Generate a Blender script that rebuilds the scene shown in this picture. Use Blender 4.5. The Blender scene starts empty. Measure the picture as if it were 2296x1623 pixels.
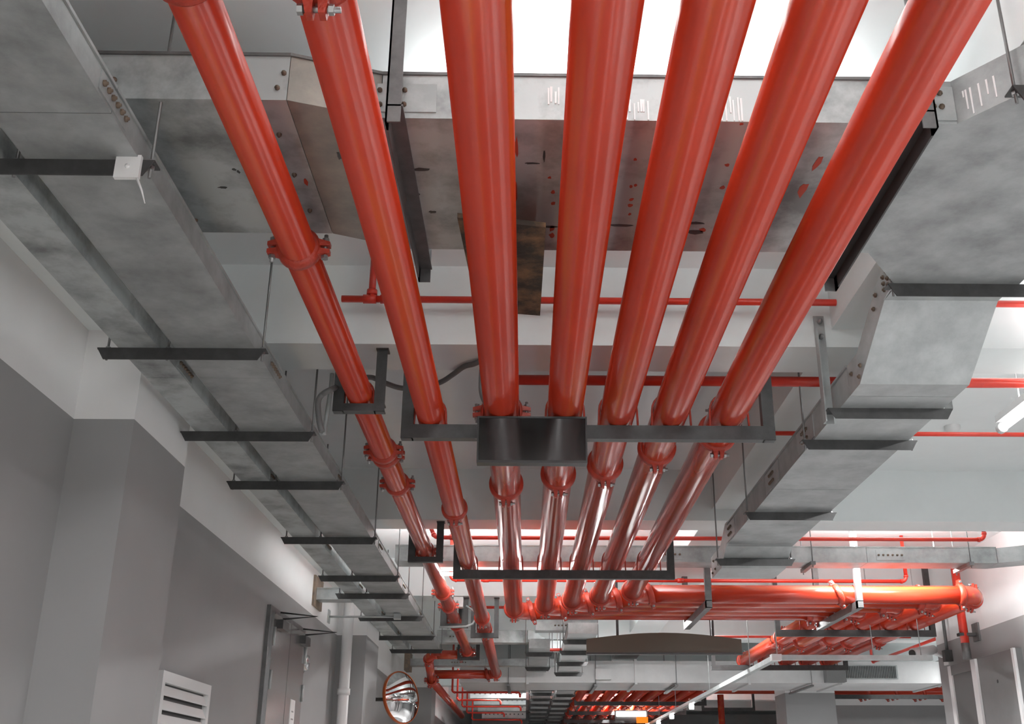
import bpy, math, random
from mathutils import Vector, Matrix

# ------------------------------------------------------------------ camera, world, exposure
W, HPX = 2296.0, 1623.0
FPX = 2430.0                       # focal length in photo pixels
CX, CY = 1226.0, 811.5             # principal point in photo pixels
PITCH, YAW = math.radians(21.54), math.radians(1.05)
CAM = Vector((0.0, 0.0, 1.0))
sc = bpy.context.scene
col = sc.collection
cam_d = bpy.data.cameras.new('camera')
cam = bpy.data.objects.new('camera', cam_d)
col.objects.link(cam)
cam.location = CAM
cam.rotation_euler = (math.pi / 2 + PITCH, 0, -YAW)
cam_d.sensor_fit = 'HORIZONTAL'
cam_d.sensor_width = 36.0
cam_d.lens = 36.0 * FPX / W
cam_d.shift_x = -(CX - W / 2) / W
cam_d.clip_start, cam_d.clip_end = 0.02, 200
sc.camera = cam
sc.view_settings.view_transform = 'Standard'
sc.view_settings.look = 'None'
sc.view_settings.gamma = 1.0
sc.view_settings.use_curve_mapping = False
sc.view_settings.exposure = 1.12
wd = bpy.data.worlds.new('world')
sc.world = wd
wd.use_nodes = True
wd.node_tree.nodes['Background'].inputs[0].default_value = (1, 1, 1, 1)
wd.node_tree.nodes['Background'].inputs[1].default_value = 1.0

_fw = Vector((math.sin(YAW) * math.cos(PITCH), math.cos(YAW) * math.cos(PITCH), math.sin(PITCH)))
_rt = Vector((math.cos(YAW), -math.sin(YAW), 0))
_up = Vector((-math.sin(YAW) * math.sin(PITCH), -math.cos(YAW) * math.sin(PITCH), math.cos(PITCH)))

def at(u, v, X=None, Y=None, Z=None):
    """world point seen at photo pixel (u, v) on the plane X=, Y= or Z="""
    d = _fw + _rt * ((u - CX) / FPX) + _up * ((CY - v) / FPX)
    if X is not None: k = (X - CAM.x) / d.x
    elif Y is not None: k = (Y - CAM.y) / d.y
    else: k = (Z - CAM.z) / d.z
    return CAM + d * k

def yv(v, Z, u=1182):
    return at(u, v, Z=Z).y

# ------------------------------------------------------------------ materials
def mat(name, c, rough=0.5, metal=0.0, var=0.0, scale=6.0, c2=None, lo=0.35, hi=0.7, bump=0.0, bscale=60.0, stretch=(1, 1, 1), coat=0.0, detail=6.0, rvar=0.0):
    m = bpy.data.materials.new(name)
    m.use_nodes = True
    nt = m.node_tree
    b = nt.nodes['Principled BSDF']
    if not isinstance(c, tuple): c = (c, c, c)
    b.inputs['Base Color'].default_value = (*c, 1)
    b.inputs['Roughness'].default_value = rough
    b.inputs['Metallic'].default_value = metal
    if coat:
        b.inputs['Coat Weight'].default_value = coat
        b.inputs['Coat Roughness'].default_value = 0.12
    if var or c2 or bump:
        geo = nt.nodes.new('ShaderNodeNewGeometry')
        mp = nt.nodes.new('ShaderNodeMapping')
        mp.inputs['Scale'].default_value = stretch
        nt.links.new(geo.outputs['Position'], mp.inputs['Vector'])
    if var or c2:
        if c2 is None: c2 = tuple(max(0, x * (1 - var)) for x in c)
        if not isinstance(c2, tuple): c2 = (c2, c2, c2)
        n = nt.nodes.new('ShaderNodeTexNoise')
        n.inputs['Scale'].default_value = scale
        n.inputs['Detail'].default_value = detail
        n.inputs['Roughness'].default_value = 0.65
        r = nt.nodes.new('ShaderNodeValToRGB')
        r.color_ramp.elements[0].position = lo
        r.color_ramp.elements[1].position = hi
        r.color_ramp.elements[0].color = (*c2, 1)
        r.color_ramp.elements[1].color = (*c, 1)
        nt.links.new(mp.outputs[0], n.inputs['Vector'])
        nt.links.new(n.outputs[0], r.inputs[0])
        nt.links.new(r.outputs[0], b.inputs['Base Color'])
        if rvar:
            mr = nt.nodes.new('ShaderNodeMapRange')
            mr.inputs[3].default_value = rough - rvar
            mr.inputs[4].default_value = rough + rvar
            nt.links.new(n.outputs[0], mr.inputs[0])
            nt.links.new(mr.outputs[0], b.inputs['Roughness'])
    if bump:
        n2 = nt.nodes.new('ShaderNodeTexNoise')
        n2.inputs['Scale'].default_value = bscale
        n2.inputs['Detail'].default_value = 4
        bp = nt.nodes.new('ShaderNodeBump')
        bp.inputs['Strength'].default_value = bump
        bp.inputs['Distance'].default_value = 0.01
        nt.links.new(mp.outputs[0], n2.inputs['Vector'])
        nt.links.new(n2.outputs[0], bp.inputs['Height'])
        nt.links.new(bp.outputs[0], b.inputs['Normal'])
    return m

def emit(name, c, s):
    m = bpy.data.materials.new(name)
    m.use_nodes = True
    b = m.node_tree.nodes['Principled BSDF']
    b.inputs['Base Color'].default_value = (*c, 1)
    b.inputs['Emission Color'].default_value = (*c, 1)
    b.inputs['Emission Strength'].default_value = s
    return m

def two_tone(name, upper, lower, zline):
    """wall painted in two colours: white above, grey below the paint line"""
    m = mat(name, upper, 0.6)
    nt = m.node_tree
    b = nt.nodes['Principled BSDF']
    geo = nt.nodes.new('ShaderNodeNewGeometry')
    sp = nt.nodes.new('ShaderNodeSeparateXYZ')
    gt = nt.nodes.new('ShaderNodeMath'); gt.operation = 'GREATER_THAN'; gt.inputs[1].default_value = zline
    no = nt.nodes.new('ShaderNodeTexNoise'); no.inputs['Scale'].default_value = 2.2; no.inputs['Detail'].default_value = 5
    mr = nt.nodes.new('ShaderNodeMapRange'); mr.inputs[3].default_value = 0.92; mr.inputs[4].default_value = 1.06
    mx = nt.nodes.new('ShaderNodeMix'); mx.data_type = 'RGBA'
    mu = nt.nodes.new('ShaderNodeMix'); mu.data_type = 'RGBA'; mu.blend_type = 'MULTIPLY'; mu.inputs[0].default_value = 1
    mx.inputs[6].default_value = (lower, lower, lower, 1)
    mx.inputs[7].default_value = (upper, upper, upper, 1)
    nt.links.new(geo.outputs['Position'], sp.inputs[0])
    nt.links.new(sp.outputs[2], gt.inputs[0])
    nt.links.new(gt.outputs[0], mx.inputs[0])
    nt.links.new(geo.outputs['Position'], no.inputs['Vector'])
    nt.links.new(no.outputs[0], mr.inputs[0])
    nt.links.new(mx.outputs[2], mu.inputs[6])
    nt.links.new(mr.outputs[0], mu.inputs[7])
    nt.links.new(mu.outputs[2], b.inputs['Base Color'])
    return m

M = {}
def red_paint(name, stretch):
    """glossy red paint; the orange lengthwise streaks are lamp reflections put into the colour"""
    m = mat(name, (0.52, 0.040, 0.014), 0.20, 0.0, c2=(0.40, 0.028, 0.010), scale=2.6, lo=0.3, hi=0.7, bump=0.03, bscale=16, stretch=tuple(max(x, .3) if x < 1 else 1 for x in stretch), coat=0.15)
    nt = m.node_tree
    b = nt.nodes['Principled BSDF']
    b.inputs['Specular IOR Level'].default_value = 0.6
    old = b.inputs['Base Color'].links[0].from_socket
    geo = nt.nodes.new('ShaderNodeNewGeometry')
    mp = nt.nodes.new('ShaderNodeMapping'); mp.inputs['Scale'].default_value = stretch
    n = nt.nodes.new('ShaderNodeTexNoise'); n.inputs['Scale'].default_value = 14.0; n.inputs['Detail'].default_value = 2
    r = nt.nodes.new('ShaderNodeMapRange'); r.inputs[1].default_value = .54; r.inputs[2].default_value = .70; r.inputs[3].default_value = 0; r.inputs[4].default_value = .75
    mx = nt.nodes.new('ShaderNodeMix'); mx.data_type = 'RGBA'; mx.inputs[7].default_value = (0.50, 0.085, 0.014, 1)  # orange streak colour stands for lamp reflections along the pipe
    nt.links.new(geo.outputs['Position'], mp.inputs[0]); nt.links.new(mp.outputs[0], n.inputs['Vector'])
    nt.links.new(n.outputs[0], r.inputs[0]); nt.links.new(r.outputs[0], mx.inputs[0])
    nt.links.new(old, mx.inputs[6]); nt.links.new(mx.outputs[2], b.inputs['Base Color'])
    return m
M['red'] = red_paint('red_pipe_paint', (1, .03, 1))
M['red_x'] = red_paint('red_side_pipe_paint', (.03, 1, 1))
M['red_small'] = mat('red_sprinkler_paint', (0.75, 0.045, 0.02), 0.35, c2=(0.6, 0.03, 0.015), scale=5, coat=0.3)
M['red_cast'] = mat('red_coupling_paint', (0.50, 0.040, 0.018), 0.38, c2=(0.34, 0.03, 0.012), scale=16, bump=0.3, bscale=90)
M['galv'] = mat('galvanised_steel', (0.42, 0.44, 0.44), 0.42, 0.4, c2=(0.23, 0.24, 0.24), scale=4.5, lo=0.30, hi=0.62, rvar=0.1, bump=0.05, bscale=30)
M['galv_dirty'] = mat('dirty_galvanised_steel', (0.50, 0.535, 0.535), 0.45, 0.3, c2=(0.20, 0.21, 0.21), scale=3.6, lo=0.32, hi=0.56, rvar=0.1, bump=0.06, bscale=25)
M['galv_light'] = mat('bright_galvanised_steel', (0.50, 0.525, 0.525), 0.4, 0.35, c2=(0.36, 0.38, 0.38), scale=7, bump=0.03)
M['galv_brown'] = mat('rust_tinged_steel', (0.36, 0.33, 0.29), 0.42, 0.4, c2=(0.20, 0.195, 0.19), scale=5)
M['dark'] = mat('dark_painted_steel', 0.075, 0.42, 0.2, c2=0.045, scale=14, rvar=0.08)
M['midsteel'] = mat('grey_painted_steel', 0.20, 0.45, 0.3, c2=0.13, scale=12)
M['rod'] = mat('steel_rod', 0.22, 0.4, 0.7)
M['bolt'] = mat('brown_bolt', (0.16, 0.12, 0.09), 0.5, 0.5)
M['boltgrey'] = mat('zinc_bolt', 0.35, 0.35, 0.8)
M['white'] = mat('white_ceiling_paint', (0.85, 0.89, 0.89), 0.7, c2=(0.80, 0.84, 0.84), scale=1.6, bump=0.06, bscale=12)
M['beam'] = mat('white_beam_paint', (0.82, 0.865, 0.865), 0.7, c2=(0.77, 0.81, 0.81), scale=1.8, bump=0.06, bscale=12)
M['wall'] = two_tone('two_tone_wall_paint', 0.82, 0.32, 2.52)
M['floor'] = mat('grey_floor_paint', 0.62, 0.45, c2=0.54, scale=0.8)
M['screen'] = mat('black_glossy_screen', 0.012, 0.12, 0.0, coat=0.3)
M['black'] = mat('black_plastic', 0.03, 0.4)
M['conduit'] = mat('grey_conduit', 0.14, 0.5, bump=0.2, bscale=200)
M['whiteplastic'] = mat('white_plastic', 0.75, 0.4)
M['brownsign'] = mat('brown_sign_board', (0.115, 0.095, 0.070), 0.5)
M['rustwood'] = mat('stained_board', (0.26, 0.15, 0.075), 0.6, 0.2, c2=(0.05, 0.04, 0.03), scale=9, lo=0.4, hi=0.62, bump=0.3, bscale=30)
M['rust'] = mat('rust_stained_plate', (0.30, 0.22, 0.15), 0.6, 0.2, c2=(0.16, 0.13, 0.11), scale=20)
M['mirror'] = mat('convex_mirror_glass', 0.9, 0.02, 1.0)
M['steeldoor'] = mat('brushed_steel_door', 0.55, 0.22, 0.9, c2=0.48, scale=2)
M['whitepaint'] = mat('white_paint_run', 0.85, 0.5)
M['redpaint'] = mat('red_paint_dab', (0.45, 0.05, 0.02), 0.5)
M['duct'] = mat('white_air_duct', 0.66, 0.5, 0.1, c2=0.56, scale=2.5)
M['panelgrey'] = mat('grey_cabinet', 0.20, 0.45, c2=0.17, scale=3)
M['paper'] = mat('white_paper', 0.8, 0.6)
M['ink'] = mat('grey_ink', 0.3, 0.6)
M['lamp'] = emit('lamp_tube_glow', (1.0, 0.99, 0.97), 3.5)
M['lampsoft'] = emit('lamp_pod_glow', (1.0, 1.0, 1.0), 12)
M['orange'] = emit('orange_sign_glow', (1.0, 0.22, 0.01), 0.5)

# ------------------------------------------------------------------ mesh helpers
OFF = {}

class MB:
    def __init__(s): s.v = []; s.f = []; s.smooth = []
    def add(s, vs, fs, smooth=False):
        o = len(s.v)
        s.v += [tuple(p) for p in vs]
        s.f += [tuple(i + o for i in f) for f in fs]
        s.smooth += [smooth] * len(fs)
        return s
    def box(s, x0, x1, y0, y1, z0, z1):
        vs = [(x0, y0, z0), (x1, y0, z0), (x1, y1, z0), (x0, y1, z0), (x0, y0, z1), (x1, y0, z1), (x1, y1, z1), (x0, y1, z1)]
        return s.add(vs, [(0, 3, 2, 1), (4, 5, 6, 7), (0, 1, 5, 4), (1, 2, 6, 5), (2, 3, 7, 6), (3, 0, 4, 7)])
    def prism(s, poly, axis, a, b):
        """polygon (2-D, counter-clockwise in its plane) extruded along axis from a to b"""
        def p3(p, t):
            if axis == 'z': return (p[0], p[1], t)
            if axis == 'y': return (p[0], t, p[1])
            return (t, p[0], p[1])
        n = len(poly)
        vs = [p3(p, a) for p in poly] + [p3(p, b) for p in poly]
        fs = [tuple(range(n - 1, -1, -1)), tuple(range(n, 2 * n))] + [(i, (i + 1) % n, (i + 1) % n + n, i + n) for i in range(n)]
        if axis == 'y': fs = [tuple(reversed(f)) for f in fs]
        return s.add(vs, fs)
    def sweep(s, pts, r, seg=12, caps=True):
        pts = [Vector(p) for p in pts]
        n = len(pts)
        T = []
        for i in range(n):
            a = pts[max(i - 1, 0)]; b = pts[min(i + 1, n - 1)]
            T.append((b - a).normalized())
        ref = Vector((0, 0, 1)) if abs(T[0].z) < 0.9 else Vector((1, 0, 0))
        N = (ref - T[0] * ref.dot(T[0])).normalized()
        vs = []
        for i in range(n):
            if i:
                N = (N - T[i] * N.dot(T[i])).normalized()
            B = T[i].cross(N)
            rr = r[i] if isinstance(r, (list, tuple)) else r
            for k in range(seg):
                a = 2 * math.pi * k / seg
                vs.append(pts[i] + (N * math.cos(a) + B * math.sin(a)) * rr)
        fs = []
        for i in range(n - 1):
            for k in range(seg):
                k2 = (k + 1) % seg
                fs.append((i * seg + k, i * seg + k2, (i + 1) * seg + k2, (i + 1) * seg + k))
        s.add(vs, fs, True)
        if caps:
            o = len(s.v) - n * seg
            s.f.append(tuple(o + k for k in range(seg - 1, -1, -1))); s.smooth.append(False)
            s.f.append(tuple(o + (n - 1) * seg + k for k in range(seg))); s.smooth.append(False)
        return s
    def lathe(s, prof, seg=24, axis='y', center=(0, 0, 0), smooth=True):
        """profile (radius, along) revolved about an axis through center"""
        vs = []
        for (r, t) in prof:
            for k in range(seg):
                a = 2 * math.pi * k / seg
                c, d = r * math.cos(a), r * math.sin(a)
                p = {'y': (c, t, d), 'x': (t, c, d), 'z': (c, d, t)}[axis]
                vs.append((p[0] + center[0], p[1] + center[1], p[2] + center[2]))
        fs = []
        for i in range(len(prof) - 1):
            for k in range(seg):
                k2 = (k + 1) % seg
                f = (i * seg + k, i * seg + k2, (i + 1) * seg + k2, (i + 1) * seg + k)
                fs.append(f if axis != 'y' else tuple(reversed(f)))
        return s.add(vs, fs, smooth)
    def mesh(s, name, m, off=Vector((0, 0, 0))):
        me = bpy.data.meshes.new(name)
        me.from_pydata([(p[0] - off[0], p[1] - off[1], p[2] - off[2]) for p in s.v], [], s.f)
        me.polygons.foreach_set('use_smooth', s.smooth)
        me.materials.append(M[m] if isinstance(m, str) else m)
        me.update()
        return me
    def build(s, name, m, parent=None, label=None):
        off = OFF[parent.name] if parent is not None else Vector((0, 0, 0))
        me = s.mesh(name, m, off)
        return place(name, me, parent, None, label)

def place(name, me, parent=None, loc=None, label=None, rot=None):
    o = bpy.data.objects.new(name, me)
    col.objects.link(o)
    if parent is not None: o.parent = parent
    base = OFF[parent.name] if parent is not None else Vector((0, 0, 0))
    if loc is not None: o.location = Vector(loc) - base
    if rot is not None: o.rotation_euler = rot
    OFF[o.name] = base
    if label: o['label'] = label
    return o

def thing(name, label, cat, loc, group=None):
    o = bpy.data.objects.new(name, None)
    o.empty_display_size = 0.1
    col.objects.link(o)
    o.location = loc
    OFF[o.name] = Vector(loc)
    o['label'] = label; o['category'] = cat
    if group: o['group'] = group
    return o

def tag(o, label, cat, group=None):
    o['label'] = label; o['category'] = cat
    if group: o['group'] = group
    return o

def struct(o, label=None):
    o['kind'] = 'structure'
    if label: o['label'] = label
    return o

CACHE = {}
def cached(key, fn):
    if key not in CACHE: CACHE[key] = fn()
    return CACHE[key]

# ------------------------------------------------------------------ the setting
CEIL, BEAM, LBEAM, PAINT = 3.352, 2.944, 3.035, 2.52
XW, XR, YR = -2.0, 4.64, 12.5      # left wall, right wall, end of the right wall
floor = struct(MB().box(-2.6, 12.5, -6, 40, -0.2, 0.0).build('floor', 'floor'))
MB().box(-.55, 2.5, -6, 38, -.01, .003).build('added_floor_band', mat('dark_added_band', .20, .3, c2=.15, scale=1.2), floor)  # unseen dark band, added so the pipes show lengthwise reflections
MB().box(-.80, -.60, -6, 38, -.01, .004).build('added_floor_stripe', mat('yellow_added_stripe', (.75, .42, .04), .4), floor)  # unseen yellow stripe, added to reflect as a streak in the pipes
MB().box(.55, .80, -6, 38, -.01, .005).build('added_floor_stripe', mat('white_added_stripe', .8, .4), floor)  # out of view; added as a pale streak in the pipe reflections
MB().box(2.52, 2.75, -6, 38, -.01, .004).build('added_floor_stripe', mat('white_added_edge_stripe', .8, .4), floor)  # another unseen stripe added for the pipe reflections
struct(MB().box(-2.6, 12.5, -6, 40, CEIL, CEIL + 0.2).build('ceiling', 'white'))
wl = struct(MB().box(XW - 0.2, XW, -6, 40, 0, CEIL).build('wall_left', 'wall'))
wr = struct(MB().box(XR, XR + 0.3, -6, YR, 0, CEIL).build('wall_right', 'wall'))
struct(MB().box(XR + 0.3, 12.5, YR - 0.25, YR, 0, CEIL).build('wall_side', 'wall'))
struct(MB().box(-2.6, 12.5, 38, 38.3, 0, CEIL).build('wall_back', 'wall'))
struct(MB().box(5.25, 12.2, 21.8, 22.0, 0, CEIL).build('wall_bay', 'wall'))
struct(MB().box(12.2, 12.5, YR, 38, 0, CEIL).build('wall_far_right', 'wall'))
PB = [1.15, 4.708, 8.255, 11.80, 15.4, 19.0, 22.6, 26.2, 29.8]
for y in PB:
    xr = XR if y < YR - .5 else 12.2
    struct(MB().box(XW, xr, y, y + 0.335, BEAM, CEIL).build('ceiling_beam', 'beam'))
for a, b in zip([-6] + [y + 0.335 for y in PB], PB + [38]):
    struct(MB().box(1.44, 1.84, a, b, LBEAM, CEIL).build('ceiling_beam', 'beam'))
    struct(MB().box(XW, -1.80, a, b, BEAM + 0.0, CEIL).build('ceiling_beam', 'beam'))
for (y0, y1, x1) in [(4.57, 5.33, -1.735), (11.75, 12.75, -1.69), (18.0, 18.8, -1.5), (0.6, 1.5, -1.735)]:
    struct(MB().box(XW, x1, y0, y1, 0, CEIL).build('pillar', 'wall'))
for (x0, x1, y0, y1) in [(4.36, 5.20, 18.95, 19.75)]:
    struct(MB().box(x0, x1, y0, y1, 0, CEIL).build('pillar', 'wall'))

# ------------------------------------------------------------------ fire pipes
ZP, RP = 2.65, 0.0825

def coupling_mesh(r, m='red_cast'):
    def fn():
        b = MB()
        w = 0.024 + r * 0.06
        e = 0.010 + r * 0.09
        b.lathe([(r * 0.97, -w), (r + e * .55, -w), (r + e, -w * .6), (r + e, w * .6), (r + e * .55, w), (r * 0.97, w)], 32)
        h = 0.018 + r * 0.22
        for s in (1, -1):
            for t in (1, -1):
                z0, z1 = s * (r + e * .4), s * (r + e + h)
                xa, xb, xc = t * 0.004, t * 0.030, t * 0.018
                vs = [(xa, -w * .75, z0), (xb, -w * .75, z0), (xb, w * .75, z0), (xa, w * .75, z0),
                      (xa + t * .003, -w * .5, z1), (xc + t * .003, -w * .5, z1), (xc + t * .003, w * .5, z1), (xa + t * .003, w * .5, z1)]
                fs = [(0, 1, 2, 3), (7, 6, 5, 4), (0, 4, 5, 1), (1, 5, 6, 2), (2, 6, 7, 3), (3, 7, 4, 0)]
                b.add(vs, fs)
        return b.mesh('coupling', m)
    return cached(('coupling', r, m), fn)

def cbolt_mesh(r):
    def fn():
        b = MB()
        e = 0.010 + r * 0.09; h = 0.018 + r * 0.22
        z = r + e + h * .45
        b.lathe([(0, -0.052), (0.007, -0.052), (0.007, 0.040), (0, 0.040)], 8, 'x', (0, 0, z))
        b.lathe([(0, 0.028), (0.0125, 0.028), (0.0125, 0.040), (0, 0.040)], 6, 'x', (0, 0, z), False)
        b.lathe([(0, -0.038), (0.0125, -0.038), (0.0125, -0.027), (0, -0.027)], 6, 'x', (0, 0, z), False)
        return b.mesh('bolt', 'boltgrey')
    return cached(('cbolt', r), fn)

def coupling(parent, p, r, d='y', roll=0.0):
    rot = {'y': (0, roll, 0), 'x': (roll, 0, -math.pi / 2), 'z': (math.pi / 2, 0, roll)}[d]
    o = place('coupling', coupling_mesh(r), parent, p, rot=rot)
    for s in (0, math.pi):
        q = bpy.data.objects.new('bolt', cbolt_mesh(r))
        col.objects.link(q); q.parent = o
        q.rotation_euler = (0, s, 0)
    return o

def fillet(pts, R):
    """straight runs and elbow arcs of a polyline"""
    pts = [Vector(p) for p in pts]
    runs, arcs = [], []
    start = pts[0]
    for i in range(1, len(pts) - 1):
        a = (pts[i - 1] - pts[i]).normalized(); b = (pts[i + 1] - pts[i]).normalized()
        ang = math.acos(max(-1, min(1, a.dot(b))))
        t = R / math.tan(ang / 2)
        p0, p1 = pts[i] + a * t, pts[i] + b * t
        c = pts[i] + (a + b).normalized() * (R / math.sin(ang / 2))
        runs.append((start, p0))
        u, w = p0 - c, p1 - c
        tot = math.pi - ang
        arc = []
        for k in range(11):
            f = k / 10
            arc.append(c + (u * math.sin((1 - f) * tot) + w * math.sin(f * tot)) / math.sin(tot))
        arcs.append(arc)
        start = p1
    runs.append((start, pts[-1]))
    return runs, arcs

def axis_of(a, b):
    d = b - a
    return 'xyz'[max(range(3), key=lambda i: abs(d[i]))]

def pipe(name, label, pts, r, R=None, cps=(), roll=0.0, group=None, m='red', ends=True, seg=28, cat='pipe', fittings=False):
    t = thing(name, label, cat, pts[0], group)
    runs, arcs = fillet(pts, R or 2.4 * r)
    for a, b in runs:
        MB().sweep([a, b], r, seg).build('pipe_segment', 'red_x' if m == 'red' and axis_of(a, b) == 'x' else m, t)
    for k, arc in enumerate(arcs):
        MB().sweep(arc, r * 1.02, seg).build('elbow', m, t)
        if ends:
            coupling(t, arc[0], r, axis_of(*runs[k]), roll)
            coupling(t, arc[-1], r, axis_of(*runs[k + 1]), 0.3)
        elif fittings:
            for q, rn in ((arc[0], runs[k]), (arc[-1], runs[k + 1])):
                d = (rn[1] - rn[0]).normalized()
                MB().sweep([q - d * r * .5, q + d * r * .5], r * 1.25, 14).build('collar', m, t)
    for c in cps:
        if isinstance(c, tuple): coupling(t, c[0], r, c[1], c[2])
        else: coupling(t, (pts[0][0], c, pts[0][2]), r, 'y', roll)
    return t

G1 = 'large red fire pipes running overhead'
Y0P = 0.3
XP = [-0.123, 0.1725, 0.4206, 0.6687, 0.940]
YL = [10.92, 10.66, 10.40, 10.15, 9.89]
XF = [2.98, 3.27, 3.55, 3.83, 4.12]
CV = [1122, 1100, 1078, 1043, 1010]
LBL = ['third large red pipe from the trays beside the white wall, behind the black screen',
       'fourth large red pipe from the white wall side, at the middle of the picture',
       'fifth large red pipe from the wall, just past the screen towards the wide tray',
       'sixth large red pipe from the wall, second nearest the wide grey tray',
       'outermost large red pipe, nearest the wide grey tray with the step']
for i in range(5):
    cps = [yv(CV[i], ZP - RP - .015)]
    ex = []
    if i == 0: ex = [((XP[0], yv(925, ZP), ZP), 'y', math.pi / 2)]
    # joints along the sideways run and after the second bend
    ex += [((2.9 - .02 * i, YL[i], ZP), 'x', 0.4)] if i == 4 else []
    ex += [((XF[i], 12.9 + .25 * (i % 2), ZP), 'y', 0.2)]
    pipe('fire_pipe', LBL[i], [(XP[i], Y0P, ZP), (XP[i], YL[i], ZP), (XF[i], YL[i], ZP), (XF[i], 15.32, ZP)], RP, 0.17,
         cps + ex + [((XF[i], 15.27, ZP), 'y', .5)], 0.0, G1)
Z2, R2, X2 = 1.0 + 1.5675 + .066, 0.066, -0.454
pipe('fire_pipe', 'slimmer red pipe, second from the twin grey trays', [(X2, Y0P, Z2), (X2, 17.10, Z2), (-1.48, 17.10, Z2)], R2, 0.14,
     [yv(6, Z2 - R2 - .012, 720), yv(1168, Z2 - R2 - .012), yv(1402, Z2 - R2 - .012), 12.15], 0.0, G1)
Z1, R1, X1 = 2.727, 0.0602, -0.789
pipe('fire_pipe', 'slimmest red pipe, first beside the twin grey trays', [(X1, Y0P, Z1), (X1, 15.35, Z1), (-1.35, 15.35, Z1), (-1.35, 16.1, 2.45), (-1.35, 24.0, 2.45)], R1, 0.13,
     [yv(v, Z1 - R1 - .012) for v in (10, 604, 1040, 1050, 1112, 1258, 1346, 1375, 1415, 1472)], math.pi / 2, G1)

# ------------------------------------------------------------------ hangers carrying the pipes
def channel(x0, x1, y, z, h, d=0.05, t=0.006):
    """C channel along X, web to the front, top at z"""
    return MB().prism([(y, z - h), (y + d, z - h), (y + d, z - h + t), (y + t, z - h + t), (y + t, z - t), (y + d, z - t), (y + d, z), (y, z)], 'x', x0, x1)

def ubolt(parent, x, y, zaxis, r, zbar, m='rod', axis='x'):
    pts = []
    rr = r + 0.006
    pts.append((rr + .004, zbar - 0.03))
    for k in range(13):
        a = math.pi * k / 12
        pts.append((rr * math.cos(a), zaxis + rr * math.sin(a)))
    pts.append((-rr - .004, zbar - 0.03))
    P = [(x + p[0], y, p[1]) if axis == 'x' else (x, y + p[0], p[1]) for p in pts]
    return MB().sweep(P, 0.005, 6).build('u_bolt', m, parent)

def ztop_at(y):
    return BEAM if any(a - .07 < y < a + .36 for a in PB) else CEIL

def pipe_hanger(label, x0, x1, y, z, h, ztop, pipes, m='dark', lw=0.055, group='dark steel frames carrying the pipes', um='red_cast'):
    t = thing('pipe_hanger', label, 'hanger', (x0, y, z), group)
    channel(x0, x1, y, z, h).build('crossbar', m, t)
    for xa in (x0, x1 - lw):
        MB().prism([(xa, y + .001), (xa + lw, y + .001), (xa + lw, y + .05), (xa + lw - .006, y + .05), (xa + lw - .006, y + .007), (xa, y + .007)] if xa == x0 else
                   [(xa, y + .001), (xa + lw, y + .001), (xa + lw, y + .007), (xa + .006, y + .007), (xa + .006, y + .05), (xa, y + .05)],
                   'z', z - h, ztop - .008).build('upright', m, t)
        MB().box(xa - .004, xa + lw + .004, y - .004, y + .06, ztop - .008, ztop).build('base_plate', m, t)
    for (px, pz, pr) in pipes:
        ubolt(t, px, y + .03, pz, pr, z, um)
    return t

allp = [(X2, Z2, R2)] + [(x, ZP, RP) for x in XP]
ZB = ZP - RP
pipe_hanger('long dark crossbar frame under six pipes, beside the black screen', -0.584, 1.145, 4.76, ZB, 0.066, BEAM, allp)
pipe_hanger('long dark crossbar frame under six pipes, second beyond the screen', -0.565, 1.135, 8.31, ZB, 0.066, BEAM, allp)
pipe_hanger('small dark cradle frame under the slimmest pipe, near the grey cable', -0.905, -0.665, 4.76, Z1 - R1, 0.036, BEAM, [(X1, Z1, R1)], lw=0.05)
pipe_hanger('small dark cradle frame under the slimmest pipe, second one along', -0.915, -0.645, 8.31, Z1 - R1, 0.04, BEAM, [(X1, Z1, R1)], lw=0.055)
pipe_hanger('small dark cradle frame under the slimmest pipe, third one along', -0.93, -0.63, 11.9, Z1 - R1, 0.045, BEAM, [(X1, Z1, R1)], lw=0.07)
pipe_hanger('small dark cradle frame near the far end of the slimmest pipe', -0.93, -0.63, 15.06, Z1 - R1, 0.04, CEIL, [(X1, Z1, R1)], lw=0.05)
pipe_hanger('dark crossbar under the second pipe at its far end', -0.60, -0.30, 11.9, Z2 - R2, 0.05, BEAM, [(X2, Z2, R2)], lw=0.05)
pipe_hanger('dark crossbar frame under five pipes after they turn away again', 2.62, 4.32, 11.60, ZB, 0.066, CEIL, [(x, ZP, RP) for x in XF])
pipe_hanger('dark crossbar frame under five pipes just before the white duct', 2.50, 4.35, 15.05, ZB, 0.066, CEIL, [(x, ZP, RP) for x in XF])

def side_hanger(label, x, y0, y1, z, h, ztop, ys):
    t = thing('pipe_hanger', label, 'hanger', (x, y0, z), 'steel frames under the sideways pipes')
    MB().prism([(x, z - h), (x + .055, z - h), (x + .055, z - h + .006), (x + .006, z - h + .006), (x + .006, z - .006), (x + .055, z - .006), (x + .055, z), (x, z)], 'y', y0, y1).build('crossbar', 'midsteel', t)
    for ya in (y0, y1 - .006):
        MB().prism([(x, ya), (x + .055, ya), (x + .055, ya + .006), (x + .006, ya + .006), (x + .006, ya + .05), (x, ya + .05)], 'z', z - h, ztop).build('upright', 'midsteel', t)
    for y in ys:
        ubolt(t, x + .03, y, ZP, RP, z, 'boltgrey', 'y')
side_hanger('grey frame under the sideways pipes, nearer the pipe bends', 1.59, 9.70, 11.12, ZB, 0.066, CEIL, YL)
side_hanger('grey frame under the sideways pipes, nearer the bare grey wall', 2.94, 9.70, 11.12, ZB, 0.066, CEIL, YL)

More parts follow.
